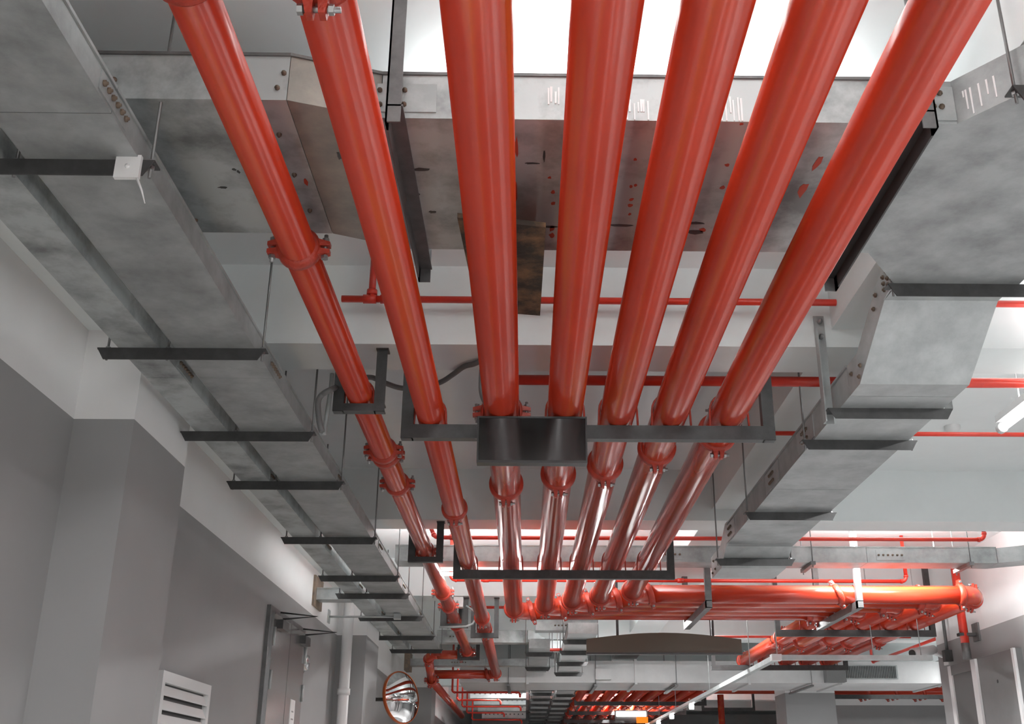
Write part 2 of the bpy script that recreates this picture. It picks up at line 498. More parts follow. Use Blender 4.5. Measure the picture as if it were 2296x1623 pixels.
# ------------------------------------------------------------------ cable trays
def bolt_mesh(axis, r=0.009, h=0.012, m='bolt'):
    def fn():
        b = MB()
        b.lathe([(r, 0), (r, h * .55), (r * .55, h * .6), (r * .5, h), (0, h)], 7, axis)
        return b.mesh('bolt', m)
    return cached(('bolt', axis, r, h, m), fn)

def bolts_on(parent, pts, axis, flip=False, r=0.009, h=0.012, m='bolt'):
    me = bolt_mesh(axis, r, h, m)
    for p in pts:
        rot = {'x': (0, math.pi, 0), 'y': (0, 0, math.pi), 'z': (math.pi, 0, 0)}[axis] if flip else None
        place('bolt', me, parent, p, rot=rot)

def tray_box(x0, x1, y0, y1, z, h, lip=0.006):
    b = MB().box(x0, x1, y0, y1, z, z + h)
    b.box(x0 - lip, x1 + lip, y0, y1, z + h, z + h + 0.010)
    return b

def splice_y(t, x, y, z, h, side, n=6, big=True, L=0.20):
    """splice plate with bolts on a side of a tray that runs along Y"""
    xa = x + side * 0.004
    p = MB().box(min(x, xa), max(x, xa), y - L / 2, y + L / 2, z + h * .12, z + h * .88).build('splice_plate', 'galv', t)
    pts = [(xa, y - L * .4 + L * .8 * k / (n - 1), z + h * .5) for k in range(n)]
    if big: bolts_on(p, pts, 'x', side < 0)
    else:
        b = MB()
        for q in pts: b.lathe([(.009, 0), (.009, side * .008), (0, side * .01)], 6, 'x', q)
        b.build('bolt_row', 'bolt', p)

G2 = 'grey metal cable trays'
ZL = 2.66
XL = [(-1.425, -1.105, 'wider grey tray of the twin trays along the white wall', 'galv'), (-1.655, -1.492, 'narrow grey tray of the twin trays, nearest the white wall', 'galv_dirty')]
HV = [362, 782, 968, 1079, 1204, 1290, 1330, 1381, 1425, 1455]
HY = [yv(v, ZL, 700) for v in HV]
seamsR = [0.2, 2.44, 4.42, 6.2, 8.1, 9.8, 11.4, 12.9, 14.2]
for (x0, x1, lb, m) in XL:
    t = thing('cable_tray', lb, 'cable tray', (x0, 0.2, ZL), G2)
    for k in range(len(seamsR) - 1):
        tray_box(x0, x1, seamsR[k] + .0015, seamsR[k + 1] - .0015, ZL, 0.075).build('tray_section', m, t)
    for k, y in enumerate(seamsR[1:-1]):
        splice_y(t, x1, y + .0, ZL, 0.075, 1, 6, k < 3)

def trapeze(label, x0, x1, y, z, rods, ztop, h=0.05, m='dark', name='trapeze_hanger', group='dark angle bars under the trays', front=True):
    t = thing(name, label, 'hanger', (x0, y, z), group)
    c = 0.03
    b = MB().prism([(x0, z), (x0 + c, z - h), (x1 - c, z - h), (x1, z)], 'y', y, y + .005)
    b.box(x0, x1, y + .005, y + h, z - .005, z)
    b.build('angle_bar', m, t)
    for rx in rods:
        r = MB().sweep([(rx, y + .025, z - .045), (rx, y + .025, ztop)], 0.005, 8).build('threaded_rod', 'rod', t)
        n = MB().lathe([(0, -.012), (.011, -.012), (.011, -.001), (0, -.001)], 6, 'z', (rx, y + .025, z - .005), False)
        n.lathe([(0, .001), (.011, .001), (.011, .012), (0, .012)], 6, 'z', (rx, y + .025, z), False)
        n.build('nut', 'boltgrey', r)
    return t
ORD = ['first (nearest)', 'second', 'third', 'fourth', 'fifth', 'sixth', 'seventh', 'eighth', 'ninth', 'farthest']
for k, y in enumerate(HY):
    x0, x1 = -1.74, -1.062
    if k == 2: x0 = -1.73
    trapeze('dark angle bar under the twin trays, %s along the run' % ORD[k], x0, x1, y, ZL, [x0 + .035, -1.462, x1 - .018] if k != 2 else [x1 - .018, -1.462],
            CEIL if not any(a - .05 < y < a + .335 for a in PB) else BEAM)

# white plastic cap hanging on the end of the nearest angle bar, with a loose tie
t = thing('plastic_end_cap', 'square white plastic cap with dangling tie on the nearest angle bar', 'cap', (-1.14, HY[0] - .012, ZL))
MB().box(-1.165, -1.095, HY[0] - .016, HY[0] - .001, ZL - .066, ZL + .006).build('cap', 'whiteplastic', t)
MB().lathe([(0, -.006), (.006, -.004), (.008, 0)], 10, 'y', (-1.13, HY[0] - .016, ZL - .03)).build('stud', 'whiteplastic', t)
MB().sweep([(-1.10, HY[0] - .008, ZL - .066), (-1.085, HY[0] + .0, ZL - .10), (-1.075, HY[0] + .01, ZL - .135)], [0.004, 0.003, 0.0015], 6).build('tie', 'whiteplastic', t)

# crosswise tray over the twin trays
ZX, HX = 2.870, 0.153
def poly_tray(t, name, poly, z, h, m, lip=True):
    b = MB().prism(poly, 'z', z, z + h)
    o = b.build(name, m, t)
    return o
tx = thing('cable_tray', 'broad grey tray crossing above the red pipes', 'cable tray', (-1.95, 2.6, ZX), G2)
poly_tray(tx, 'tray_section', [(-1.79, 2.500), (-1.50, 2.500), (-1.400, 2.672), (-1.400, 3.486), (-1.60, 3.878), (-1.79, 3.878)], ZX, HX, 'galv_dirty')
poly_tray(tx, 'tray_section', [(-1.398, 2.672), (-0.711, 2.672), (-0.711, 3.486), (-1.398, 3.486)], ZX, HX, 'galv_dirty')
poly_tray(tx, 'tray_section', [(-0.709, 2.672), (-0.450, 2.757), (-0.450, 3.602), (-0.709, 3.486)], ZX, HX, 'galv_brown')
poly_tray(tx, 'tray_section', [(-0.448, 2.757), (1.220, 2.757), (1.220, 3.602), (-0.448, 3.602)], ZX, HX, 'galv_dirty')
for (x0, x1, y0, y1, yb0, yb1) in [(-1.400, -0.710, 2.666, 2.666, 3.492, 3.492), (-0.710, -0.449, 2.666, 2.751, 3.492, 3.608), (-0.449, 1.222, 2.751, 2.751, 3.608, 3.608)]:
    MB().prism([(x0, y0), (x1, y1), (x1, yb1), (x0, yb0)], 'z', ZX + HX, ZX + HX + .01).build('cover', 'midsteel', tx)
# bolts on its front face and belly
sp = MB().box(-0.585, -0.282, 2.753, 2.758, ZX + .02, ZX + .12).build('splice_plate', 'galv_light', tx)
bolts_on(sp, [at(u, v, Y=2.753) for (u, v) in [(852, 203), (852, 235), (890, 203), (908, 203), (888, 235), (906, 235)]], 'y', True, .008)
sec = MB().box(1.181, 1.290, 2.752, 2.757, ZX + .01, ZX + .13).build('splice_plate', 'galv_light', tx)
bolts_on(sec, [at(u, v, Y=2.752) for (u, v) in [(2106, 210), (2093, 240), (2111, 240)]], 'y', True, .009)
bolts_on(tx, [at(u, v, Y=2.672) for (u, v) in [(257, 180), (263, 210), (637, 165), (622, 198)]], 'y', True, .008)
bolts_on(tx, [at(u, v, Z=ZX) for (u, v) in [(317, 296), (385, 413), (439, 492), (626, 300), (660, 390), (695, 470)]], 'z', True, .008)
# white paint runs on the front face, red and black dabs on the belly
random.seed(4)
b = MB()
for u0, u1, vt in [(1230, 1258, 200), (1405, 1456, 225), (1615, 1662, 215)]:
    u = u0
    while u < u1:
        p = at(u, vt + random.uniform(-6, 10), Y=2.757)
        zb = ZX + random.choice([0.002, 0.002, 0.03]) if u0 > 1300 else ZX + random.uniform(.05, .08)
        w = random.uniform(.0022, .0040)
        b.prism([(p.x - w * .7, zb), (p.x + w * .7, zb), (p.x + w, p.z), (p.x - w, p.z)], 'y', 2.7545, 2.758)
        u += random.uniform(5, 11)
o = b.build('paint_runs', 'whitepaint', tx); o['kind'] = 'stuff'
b = MB()
def dab(b, u, v, du, dv, z, n=9):
    c = at(u, v, Z=z); e = at(u + du, v, Z=z); f = at(u, v + dv, Z=z)
    rx, ry = abs(e.x - c.x), abs(f.y - c.y)
    poly = []
    for k in range(n):
        a = 2 * math.pi * k / n
        q = random.uniform(.6, 1.1)
        poly.append((c.x + rx * q * math.cos(a), c.y + ry * q * math.sin(a)))
    b.prism(poly, 'z', z - .0012, z + .001)
for (u, v, du, dv) in [(1158, 330, 5, 24), (1157, 430, 4, 30), (1240, 430, 6, 4), (1240, 456, 6, 4), (1237, 512, 7, 7), (1237, 528, 7, 6), (1415, 418, 5, 4), (1416, 447, 6, 4), (1414, 460, 7, 4),
                       (1424, 357, 5, 3), (1425, 415, 5, 3), (1412, 480, 4, 3), (1620, 420, 7, 5), (1630, 370, 6, 4), (1575, 515, 9, 5), (1833, 365, 8, 20), (1800, 425, 10, 18), (686, 408, 5, 8), (1662, 278, 5, 3), (1232, 398, 5, 3)]:
    dab(b, u, v, du, dv, ZX)
o = b.build('paint_dabs', 'redpaint', tx); o['kind'] = 'stuff'
b = MB()
for (u, v, du, dv) in [(940, 380, 26, 4), (930, 435, 12, 6), (970, 475, 9, 3), (1190, 500, 30, 3), (1225, 508, 26, 3), (1390, 505, 30, 3), (1560, 500, 22, 3), (1560, 520, 24, 5), (525, 380, 6, 3), (535, 385, 4, 4), (500, 420, 12, 3), (820, 380, 12, 35), (760, 350, 5, 10), (600, 470, 14, 4), (1220, 350, 3, 14), (1195, 366, 24, 2)]:
    dab(b, u, v, du, dv, ZX, 12)
o = b.build('scuff_marks', 'dark', tx); o['kind'] = 'stuff'

# supports of the crosswise tray: angle along Y with an upright to the ceiling
def tray_support(label, x, y0, y1, z, m='dark', flip=1):
    t = thing('tray_support', label, 'hanger', (x, y0, z), 'steel brackets under the crosswise tray')
    MB().prism([(x, z), (x, z - .06), (x + flip * .006, z - .06), (x + flip * .006, z - .006), (x + flip * .05, z - .006), (x + flip * .05, z)][::flip * -1 or 1], 'y', y0, y1).build('angle_bar', m, t)
    MB().box(x - .045 * (flip < 0), x + .045 * (flip > 0) + .0, y0, y0 + .006, z - .06, CEIL).box(x, x + flip * .006, y0, y0 + .045, z - .06, CEIL).build('upright', 'midsteel', t)
    MB().box(x, x + flip * .006, y1 - .045, y1, z - .06, CEIL).box(x - .045 * (flip < 0), x + .045 * (flip > 0), y1 - .006, y1, z - .06, CEIL).build('upright', 'midsteel', t)
    return t
tray_support('grey steel bracket under the crossing tray, between second and third pipes', -0.423, 2.686, 3.761, ZX, 'midsteel')
tray_support('dark steel bracket under the crossing tray beside the outermost pipe', 1.201, 2.686, 3.814, ZX, 'dark', -1)

# stained board lying on the third pipe behind the crosswise tray
t = MB().prism([(-.235, 3.12), (.055, 3.18), (.045, 3.90), (-.20, 3.86)], 'z', ZP + RP + .003, ZP + RP + .021).build('stained_board', 'rustwood')
tag(t, 'rusty stained board lying across the pipe behind the crossing tray', 'board')

# ---- stepped tray on the other side of the pipes
XA, XB = 1.415, 1.885
tr = thing('cable_tray', 'wide stepped grey tray beside the outermost pipe', 'cable tray', (XA, 2.6, ZX), G2)
poly_tray(tr, 'tray_section', [(1.224, 2.757), (1.29, 2.757), (1.50, 2.50), (1.50, 1.55), (1.95, 1.55), (1.95, 3.88), (1.465, 3.88), (1.44, 3.85), (1.27, 3.602), (1.224, 3.602)], ZX, HX, 'galv')
def yz_tray(t, prof, x0, x1, h, m, name='tray_section'):
    poly = prof + [(y + dy, z + h) for (y, z), dy in zip(prof[::-1], [0] * len(prof))]
    return MB().prism(poly, 'x', x0, x1).build(name, m, t)
ZR = 2.61
prof = [(3.882, ZX, .05), (4.02, ZX, .045), (4.31, ZR, 0), (4.46, ZR, 0)]
vs = [(x + dx, y, z + dz) for x in (XA, XB) for dz in (0, .14) for (y, z, dx) in prof]
fs = []
for k in range(3):
    fs += [(k, k + 1, 9 + k, 8 + k), (4 + k, 12 + k, 13 + k, 5 + k), (k, 4 + k, 5 + k, k + 1), (8 + k, 9 + k, 13 + k, 12 + k)]
fs += [(0, 8, 12, 4), (3, 7, 15, 11)]
MB().add(vs, [tuple(reversed(f)) for f in fs]).build('tray_section', 'galv_light', tr)
ys = [4.462, 5.25, 6.05, 6.95, 7.54]
for a, b_ in zip(ys[:-1], ys[1:]):
    tray_box(XA, XB, a + .0015, b_ - .0015, ZR, .135).build('tray_section', 'galv_light' if a < 5 else 'galv', tr)
yz_tray(tr, [(7.542, ZR), (7.62, ZR), (7.86, ZR - .11), (8.28, ZR - .11)], XA, XB, .16, 'galv_light')
p = MB().prism([(3.86, ZX + .01), (4.02, ZX - .0), (4.06, ZX + .10), (3.86, ZX + .13)], 'x', XA + .040, XA + .046).build('splice_plate', 'galv_light', tr)
bolts_on(p, [(XA + .040, 3.885 + .05 * i, ZX + .03 + .028 * j) for i in range(3) for j in range(3)], 'x', True, .010)
bolts_on(tr, [(XA + .034, 4.08, ZX + .05), (XA + .03, 4.11, ZX - .0), (XA, 4.27, ZR + .07), (XA, 4.30, ZR + .03), (XA, 4.40, ZR + .08)], 'x', True, .010)
for (y, nn) in [(5.25, 2), (6.05, 2), (7.42, 2)]:
    p = MB().box(XA - .004, XA, y - .17, y + .17, ZR + .012, ZR + .125).build('splice_plate', 'galv_light', tr)
    for zz in (ZR + .045, ZR + .09):
        b = MB()
        for k in range(5): b.lathe([(.009, 0), (.009, -.009), (0, -.011)], 6, 'x', (XA - .004, y - .05 + .025 * k, zz))
        b.build('bolt_row', 'bolt', p)
bolts_on(tr, [(XA, 7.95, ZR - .05), (XA, 8.10, ZR - .07), (XA, 8.22, ZR - .08), (XA, 8.16, ZR - .0)], 'x', True, .010)
# white paint run on the near corner
b = MB()
for k, (u, l) in enumerate([(2194, 60), (2201, 80), (2214, 70), (2226, 45), (2237, 65), (2190, 20)]):
    n = Vector((.21, -.257, 0)).normalized()
    q0 = at(u, 172, Y=2.63); s0 = (q0.x - 1.29) / .21
    px, py = 1.29 + .21 * s0, 2.757 - .257 * s0
    zt = ZX + .10; zb = zt - l * .00115
    w = .0022
    nx, ny = -.257, -.21
    L_ = math.hypot(nx, ny); nx, ny = nx / L_ * .0015, ny / L_ * .0015
    vs = [(px - n.x * w + nx, py - n.y * w + ny, zb), (px + n.x * w + nx, py + n.y * w + ny, zb), (px + n.x * w * 1.4 + nx, py + n.y * w * 1.4 + ny, zt), (px - n.x * w * 1.4 + nx, py - n.y * w * 1.4 + ny, zt)]
    vs += [(x - nx * 1.5, y - ny * 1.5, z) for x, y, z in vs]
    b.add(vs, [(0, 1, 2, 3), (7, 6, 5, 4), (0, 4, 5, 1), (1, 5, 6, 2), (2, 6, 7, 3), (3, 7, 4, 0)])
o = b.build('paint_runs', 'whitepaint', tr); o['kind'] = 'stuff'

G3 = 'dark angle bars under the stepped tray'
trapeze('dark angle bar under the near corner of the stepped tray', 1.375, 2.04, 2.56, ZX, [1.392, 2.02], CEIL, .055, group=G3)
trapeze('dark angle bar under the stepped tray, before the step', 1.425, 2.04, 3.86, ZX, [1.45, 2.02], CEIL, .055, group=G3)
trapeze('dark angle bar under the stepped tray, third after the post', 1.355, 1.93, 5.10, ZR, [1.375, 1.905], CEIL, .05, group=G3)
trapeze('dark angle bar under the stepped tray, after the long straight', 1.355, 1.93, 6.60, ZR, [1.375, 1.905], CEIL, .05, group=G3)
trapeze('dark angle bar under the stepped tray at its second step', 1.355, 1.93, 7.74, ZR - .065, [1.375, 1.905], CEIL, .05, group=G3)
t = thing('post_bracket', 'perforated steel post bolted to the beam, holding a bar under the stepped tray', 'hanger', (1.38, 4.62, ZR), G3)
MB().box(1.355, 1.405, 4.70, 4.704, ZR - .05, 3.10).build('post', 'galv_light', t)
MB().box(1.355, 1.360, 4.655, 4.70, ZR - .05, 3.02).build('post_flange', 'galv_light', t)
b = MB().prism([(1.358, ZR), (1.39, ZR - .05), (1.90, ZR - .05), (1.93, ZR)], 'y', 4.62, 4.625).box(1.358, 1.93, 4.625, 4.70, ZR - .005, ZR)
b.build('angle_bar', 'dark', t)
MB().box(1.925, 1.93, 4.62, 4.70, ZR, ZR + .08).build('end_tab', 'midsteel', t)
bolts_on(t, [(1.382, 4.70, 3.07), (1.382, 4.70, 2.99)], 'y', True, .013, .03, 'boltgrey')
# ------------------------------------------------------------------ black screen under the pipes, with its cable
t = thing('hanging_screen', 'black glossy screen hung on the crossbar beneath the pipes', 'screen', (0.02, 4.66, 2.35))
MB().box(-.227, .266, 4.645, 4.70, 2.352, 2.5655).build('housing', 'black', t)
MB().box(-.219, .258, 4.640, 4.6455, 2.362, 2.559).build('glass', 'screen', t)
for (a, b, c, d) in [(-.227, .266, 2.350, 2.361), (-.227, .266, 2.5585, 2.5665), (-.227, -.220, 2.361, 2.5585), (.259, .266, 2.361, 2.5585)]:
    MB().box(a, b, 4.636, 4.646, c, d).build('bezel', 'black', t)
for x in (-.12, .16):
    MB().box(x, x + .03, 4.70, 4.757, 2.51, 2.545).build('mounting_arm', 'dark', t)

def cable(name, label, pts, r, m, cat='cable', sub=6):
    """smooth cable through points (Catmull-Rom)"""
    P = [Vector(p) for p in pts]
    Q = [P[0]] + P + [P[-1]]
    out = []
    for i in range(1, len(Q) - 2):
        for k in range(sub):
            f = k / sub
            a, b, c, d = Q[i - 1], Q[i], Q[i + 1], Q[i + 2]
            out.append(.5 * ((2 * b) + (c - a) * f + (2 * a - 5 * b + 4 * c - d) * f * f + (3 * b - a - 3 * c + d) * f ** 3))
    out.append(P[-1])
    o = MB().sweep(out, r, 10).build(name, m)
    return tag(o, label, cat)
cable('flexible_conduit', 'grey flexible cable looping behind the slimmest and second pipes',
      [at(u, v, Y=4.68) for u, v in [(722, 968), (716, 945), (713, 905), (722, 885), (745, 872)]] + [at(768, 862, Z=2.84), at(800, 850, Z=2.86)] +
      [at(u, v, Z=2.925) for u, v in [(832, 846), (862, 858), (900, 870), (940, 868), (985, 858), (1015, 840), (1040, 822), (1062, 816), (1085, 806)]], .0135, 'conduit')
cable('flexible_conduit', 'short ribbed grey cable hanging down to the black screen',
      [at(u, v, Y=4.70) for u, v in [(1082, 800), (1079, 840), (1079, 875), (1085, 898), (1095, 912)]], .011, 'conduit')
cable('signal_wire', 'thin black wires running into the top of the screen', [at(u, v, Y=4.68) for u, v in [(1090, 905), (1098, 915), (1112, 920), (1122, 928), (1124, 940)]], .005, 'black')
cable('pipe_conduit', 'pale conduit on the third angle bar of the twin trays', [at(u, v, Y=HY[2] + .02) for u, v in [(726, 975), (731, 945), (737, 905), (742, 870), (745, 838)]], .012, 'galv_light', 'conduit')

# ------------------------------------------------------------------ thin sprinkler pipes
G4 = 'thin red sprinkler pipes under the ceiling'
def sprinkler(label, pts, r, R=.06, collars=()):
    t = pipe('sprinkler_pipe', label, pts, r, R, (), 0, G4, 'red_small', False, 14, 'pipe', True)
    for c in collars:
        d = Vector((1, 0, 0)) * .03
        MB().sweep([Vector(c) - d, Vector(c) + d], r * 1.3, 14).build('collar', 'red_small', t)
    return t
zs1 = 3.125
t = sprinkler('thin red pipe across the bright beam just behind the crossing tray', [(-.87, 4.60, zs1), (4.6, 4.60, zs1)], .0165, collars=[(-.74, 4.6, zs1), (-.66, 4.6, zs1)])
xx = at(834, 660, Y=4.6).x
MB().sweep([(xx, 4.6, zs1), (xx, 4.6, CEIL)], .0165, 14).build('riser', 'red_small', t)
MB().sweep([(xx, 4.6, zs1 + .02), (xx, 4.6, zs1 + .045)], .025, 14).build('riser_collar', 'red_small', t)
sprinkler('thicker red sprinkler pipe tucked under the far edge of the near beam', [(-.12, 5.125, 2.925), (4.63, 5.125, 2.925)], .026)
sprinkler('thin red pipe running towards the lit lamp tube', [(1.1, 5.90, 2.90), (4.63, 5.90, 2.90)], .013)
sprinkler('thin red pipe with upturned end beyond the second beam', [(-.95, 9.02, CEIL), (-.75, 8.75, 2.912), (3.76, 8.75, 2.912), (3.76, 8.75, CEIL)], .017, .05, [(-.6, 8.75, 2.912)])
sprinkler('bright thin red pipe with upturned end above the sideways pipes', [(-.74, 10.6, CEIL), (-.74, 10.6, 2.90), (3.72, 10.6, 2.90), (3.72, 10.6, CEIL)], .018, .05, [(-.4, 10.6, 2.9), (1.5, 10.6, 2.9)])
sprinkler('thin red pipe behind the far ends of the slim pipes', [(-.8, 12.3, 2.90), (.2, 12.3, 2.90)], .016)
sprinkler('short thin red pipe behind the small tray at the centre', [(.2, 13.5, 2.58), (1.0, 13.5, 2.58)], .018)
sprinkler('thin red pipe behind the brown sign, towards the turned pipes', [(1.6, 13.2, 2.70), (4.6, 13.2, 2.70)], .014)

# ------------------------------------------------------------------ lamps
def lamp(name, label, a, b, down, up, r=.016, zc=None, group='lamp tubes', w=.06):
    """bare tube batten hung from the ceiling; its light belongs to it"""
    a, b = Vector(a), Vector(b)
    t = thing(name, label, 'lamp', (a + b) / 2, group)
    ax = axis_of(a, b)
    c = (a + b) / 2; L = (b - a).length
    if ax == 'y': MB().box(c.x - w / 2, c.x + w / 2, a.y, b.y, c.z + .03, c.z + .07).build('housing', 'whiteplastic', t)
    else: MB().box(a.x, b.x, c.y - w / 2, c.y + w / 2, c.z + .03, c.z + .07).build('housing', 'whiteplastic', t)
    MB().sweep([a, b], r, 12).build('tube', 'lamp', t)
    for q in (a, b):
        d = (b - a).normalized() * .02
        MB().sweep([q - d, q + d], r * 1.3, 10).build('end_cap', 'whiteplastic', t)
    if zc:
        for f in (.2, .8):
            q = a.lerp(b, f)
            MB().sweep([(q.x, q.y, q.z + .07), (q.x, q.y, zc)], .004, 6).build('suspension_rod', 'rod', t)
    for e, dz, rx in ((down, -.03, 0), (up, .085, math.pi)):
        if not e: continue
        ld = bpy.data.lights.new('tube_light', 'AREA')
        ld.shape = 'RECTANGLE'; ld.size = L * .95; ld.size_y = .10
        ld.energy = e
        lo = bpy.data.objects.new('tube_light', ld); col.objects.link(lo)
        lo.parent = t; lo.location = (0, 0, dz)
        lo.rotation_euler = (rx, 0, math.pi / 2 if ax == 'y' else 0)
    return t
#LAMPS
lamp('tube_lamp', 'glowing white lamp tube hanging beyond the stepped tray', (2.62, 4.35, 2.86), (2.62, 5.66, 2.86), 45, 6, .022, CEIL)
lamp('tube_lamp', 'lamp tube hanging above the near ends of the red pipes', (-.35, 2.12, 2.95), (1.05, 2.12, 2.95), 0.8, 5, .016, CEIL)
lamp('tube_lamp', 'added hidden lamp tube above the crossing tray, evening out the ceiling', (-.3, 3.25, 3.10), (1.05, 3.25, 3.10), 0, 8, .016, CEIL)  # unseen lamp added to even out the brightness of the near ceiling
lamp('tube_lamp', 'lamp tube glowing behind the pipes beyond the second crossbar', (-.80, 9.75, 2.80), (.35, 9.75, 2.80), 8, 36, .016, CEIL)
lamp('tube_lamp', 'lamp tube above the sideways pipes near the grey wall', (2.7, 9.62, 2.905), (3.9, 9.62, 2.905), 24, 30, .016, CEIL)
lamp('tube_lamp', 'added hidden lamp tube behind the small centre trays, brightening the far zone', (-.6, 20.1, 2.95), (.6, 20.1, 2.95), 14, 20, .016, CEIL)  # added behind the duct, out of sight, to brighten the far zone
lamp('tube_lamp', 'added hidden lamp tube above the brown sign, brightening the duct', (1.0, 13.7, 3.08), (2.2, 13.7, 3.08), 160, 30, .016, CEIL)  # lamp added out of sight to lift the brightness of the air duct
lamp('tube_lamp', 'added unseen lamp tube behind the viewpoint, filling the near trays with light', (-.2, -1.6, 3.0), (-.2, -.4, 3.0), 60, 30, .016, CEIL)  # fill lamp added behind the camera, out of view
lamp('tube_lamp', 'lamp tube over the driveway beside the near pipes', (2.9, .2, 2.86), (2.9, 1.4, 2.86), 90, 20, .016, CEIL)
lamp('tube_lamp', 'added lamp tube past the far duct, brightening the far end', (2.0, 24, 2.9), (2.0, 25.2, 2.9), 330, 150, .016, CEIL)  # lamp added to brighten the far end below the duct
lamp('tube_lamp', 'added lamp tube in the side bay, lighting its far wall', (7.5, 16.0, 2.9), (7.5, 17.2, 2.9), 70, 15, .016, CEIL)  # added source for the dark wall of the side bay

# lighting trunk with lamp pods, hung low beneath the turned pipes
zt = 2.22
pe = at(1740, 1480, Z=zt)
t = thing('lighting_trunk', 'pale lighting trunk bending beneath the turned pipes', 'light fitting', pe)
p2 = at(2108, 1475, Z=zt)
p3 = at(1440, 1614, Z=zt)
MB().box(pe.x, p2.x, pe.y - .03, pe.y + .03, zt, zt + .05).build('trunk', 'galv_light', t)
MB().box(pe.x - .03, pe.x + .03, pe.y - .03, 28.0, zt, zt + .05).build('trunk', 'galv_light', t)
MB().box(pe.x - .05, pe.x + .05, pe.y - .05, pe.y + .05, zt - .006, zt + .056).build('corner_joint', 'whiteplastic', t)
for y in (12.6, 15.5, 19.1, 21.5, 24.0):
    MB().sweep([(pe.x, y, zt + .05), (pe.x, y, ztop_at(y))], .005, 6).build('suspension_rod', 'galv_light', t)
for x in (pe.x + .02, pe.x + 1.0, p2.x - .1):
    MB().sweep([(x, pe.y + .02, zt + .05), (x, pe.y + .02, CEIL)], .005, 6).build('suspension_rod', 'galv_light', t)
for y in (17.2, 19.6, 21.6, 23.6):
    MB().lathe([(0, -.08), (.035, -.08), (.04, -.03), (.03, 0)], 14, 'z', (pe.x - .01, y, zt)).build('lamp_pod', 'lampsoft', t)

# ------------------------------------------------------------------ brown sign board
P = []
zb_, zt_ = 2.279, 2.412
for k in range(13):
    f = k / 12
    P.append((2.165 - 1.561 * f, zt_ + .063 * math.sin(math.pi * f)))
t = thing('sign_board', 'long brown sign board with arched top, hung below the sideways pipes', 'sign', (1.385, 11.15, zb_))
MB().prism([(.604, zb_), (2.165, zb_)] + P, 'y', 11.15, 11.20).build('board', 'brownsign', t)
MB().box(.60, 2.17, 11.14, 11.21, zb_ - .017, zb_).build('bottom_rail', 'dark', t)
for x in (.91, 1.88):
    MB().box(x, x + .025, 11.21, 11.235, zb_ + .05, CEIL if x < 1.4 else LBEAM).build('hanger_post', 'dark', t)
    MB().box(x - .005, x + .03, 11.199, 11.212, zb_ + .05, zb_ + .12).build('bracket', 'dark', t)

# ------------------------------------------------------------------ further cable trays
def x_tray(label, x0, x1, y0, y1, z, h, m='galv', seams=(), plates=()):
    t = thing('cable_tray', label, 'cable tray', (x0, y0, z), G2)
    xs = [x0] + list(seams) + [x1]
    for a, b in zip(xs[:-1], xs[1:]):
        MB().box(a + .0015, b - .0015, y0, y1, z, z + h).box(a + .0015, b - .0015, y0 - .006, y1 + .006, z + h, z + h + .01).build('tray_section', m, t)
    for x in plates:
        p = MB().box(x - .12, x + .12, y0 - .004, y0, z + h * .15, z + h * .85).build('splice_plate', m, t)
        b = MB()
        for k in range(6): b.lathe([(.010, 0), (.010, -.008), (0, -.010)], 6, 'y', (x - .10 + .04 * k, y0 - .004, z + h * .5))
        b.build('bolt_row', 'bolt', p)
    return t
t = x_tray('long grey tray crossing behind the second crossbar', -1.12, 4.02, 9.16, 9.42, 2.80, .128, 'galv', (-.2, .75, 1.9, 2.9), (-.85, 1.2, 3.1))
MB().prism([(4.022, 9.16), (4.63, 8.75), (4.63, 9.05), (4.022, 9.42)], 'z', 2.80, 2.928).build('tray_section', 'galv', t)
for x, lb in ((2.40, 'short bar under the long crossing tray near the red bends'), (3.75, 'short bar under the long crossing tray beside the grey wall'), (-.55, 'short bar under the long crossing tray near the slimmest pipe')):
    t = thing('trapeze_hanger', lb, 'hanger', (x, 9.12, 2.80), 'short bars under the long crossing tray')
    MB().box(x, x + .04, 9.10, 9.48, 2.77, 2.80).build('angle_bar', 'midsteel', t)
    for y in (9.12, 9.46): MB().sweep([(x + .02, y, 2.75), (x + .02, y, CEIL)], .005, 6).build('threaded_rod', 'rod', t)
t = x_tray('small grey tray from a rusty wall plate to the twin trays', -1.98, -1.66, 10.33, 10.52, 2.665, .10, 'galv_light')
MB().box(-2.0, -1.98, 10.24, 10.66, 2.60, 2.88).build('wall_plate', 'rust', t)
t = x_tray('long grey tray crossing in front of the white duct', -1.72, .42, 16.60, 16.82, 2.712, .09, 'galv', (-.6,), (-1.0,))
MB().box(-1.80, -1.72, 16.52, 16.90, 2.64, 2.90).build('wall_plate', 'rust', t)
t = x_tray('bent grey tray behind the two slim pipes', -1.18, .02, 14.60, 14.82, 2.80, .15, 'galv_dirty', (-.5,), (-.9,))
MB().prism([(.02, 2.80), (.26, 2.69), (.65, 2.69), (.65, 2.82), (.30, 2.82), (.07, 2.95), (.02, 2.95)], 'y', 14.55, 14.77).build('tray_bend', 'galv_light', t)
MB().prism([(.65, 2.69), (.94, 2.73), (.94, 2.86), (.65, 2.82)], 'y', 14.53, 14.79).build('tray_section', 'galv', t)
x_tray('short grey tray with slotted splice below the pipe bends', .10, .80, 12.35, 12.55, 2.655, .11, 'galv', (.5,), (.42,))
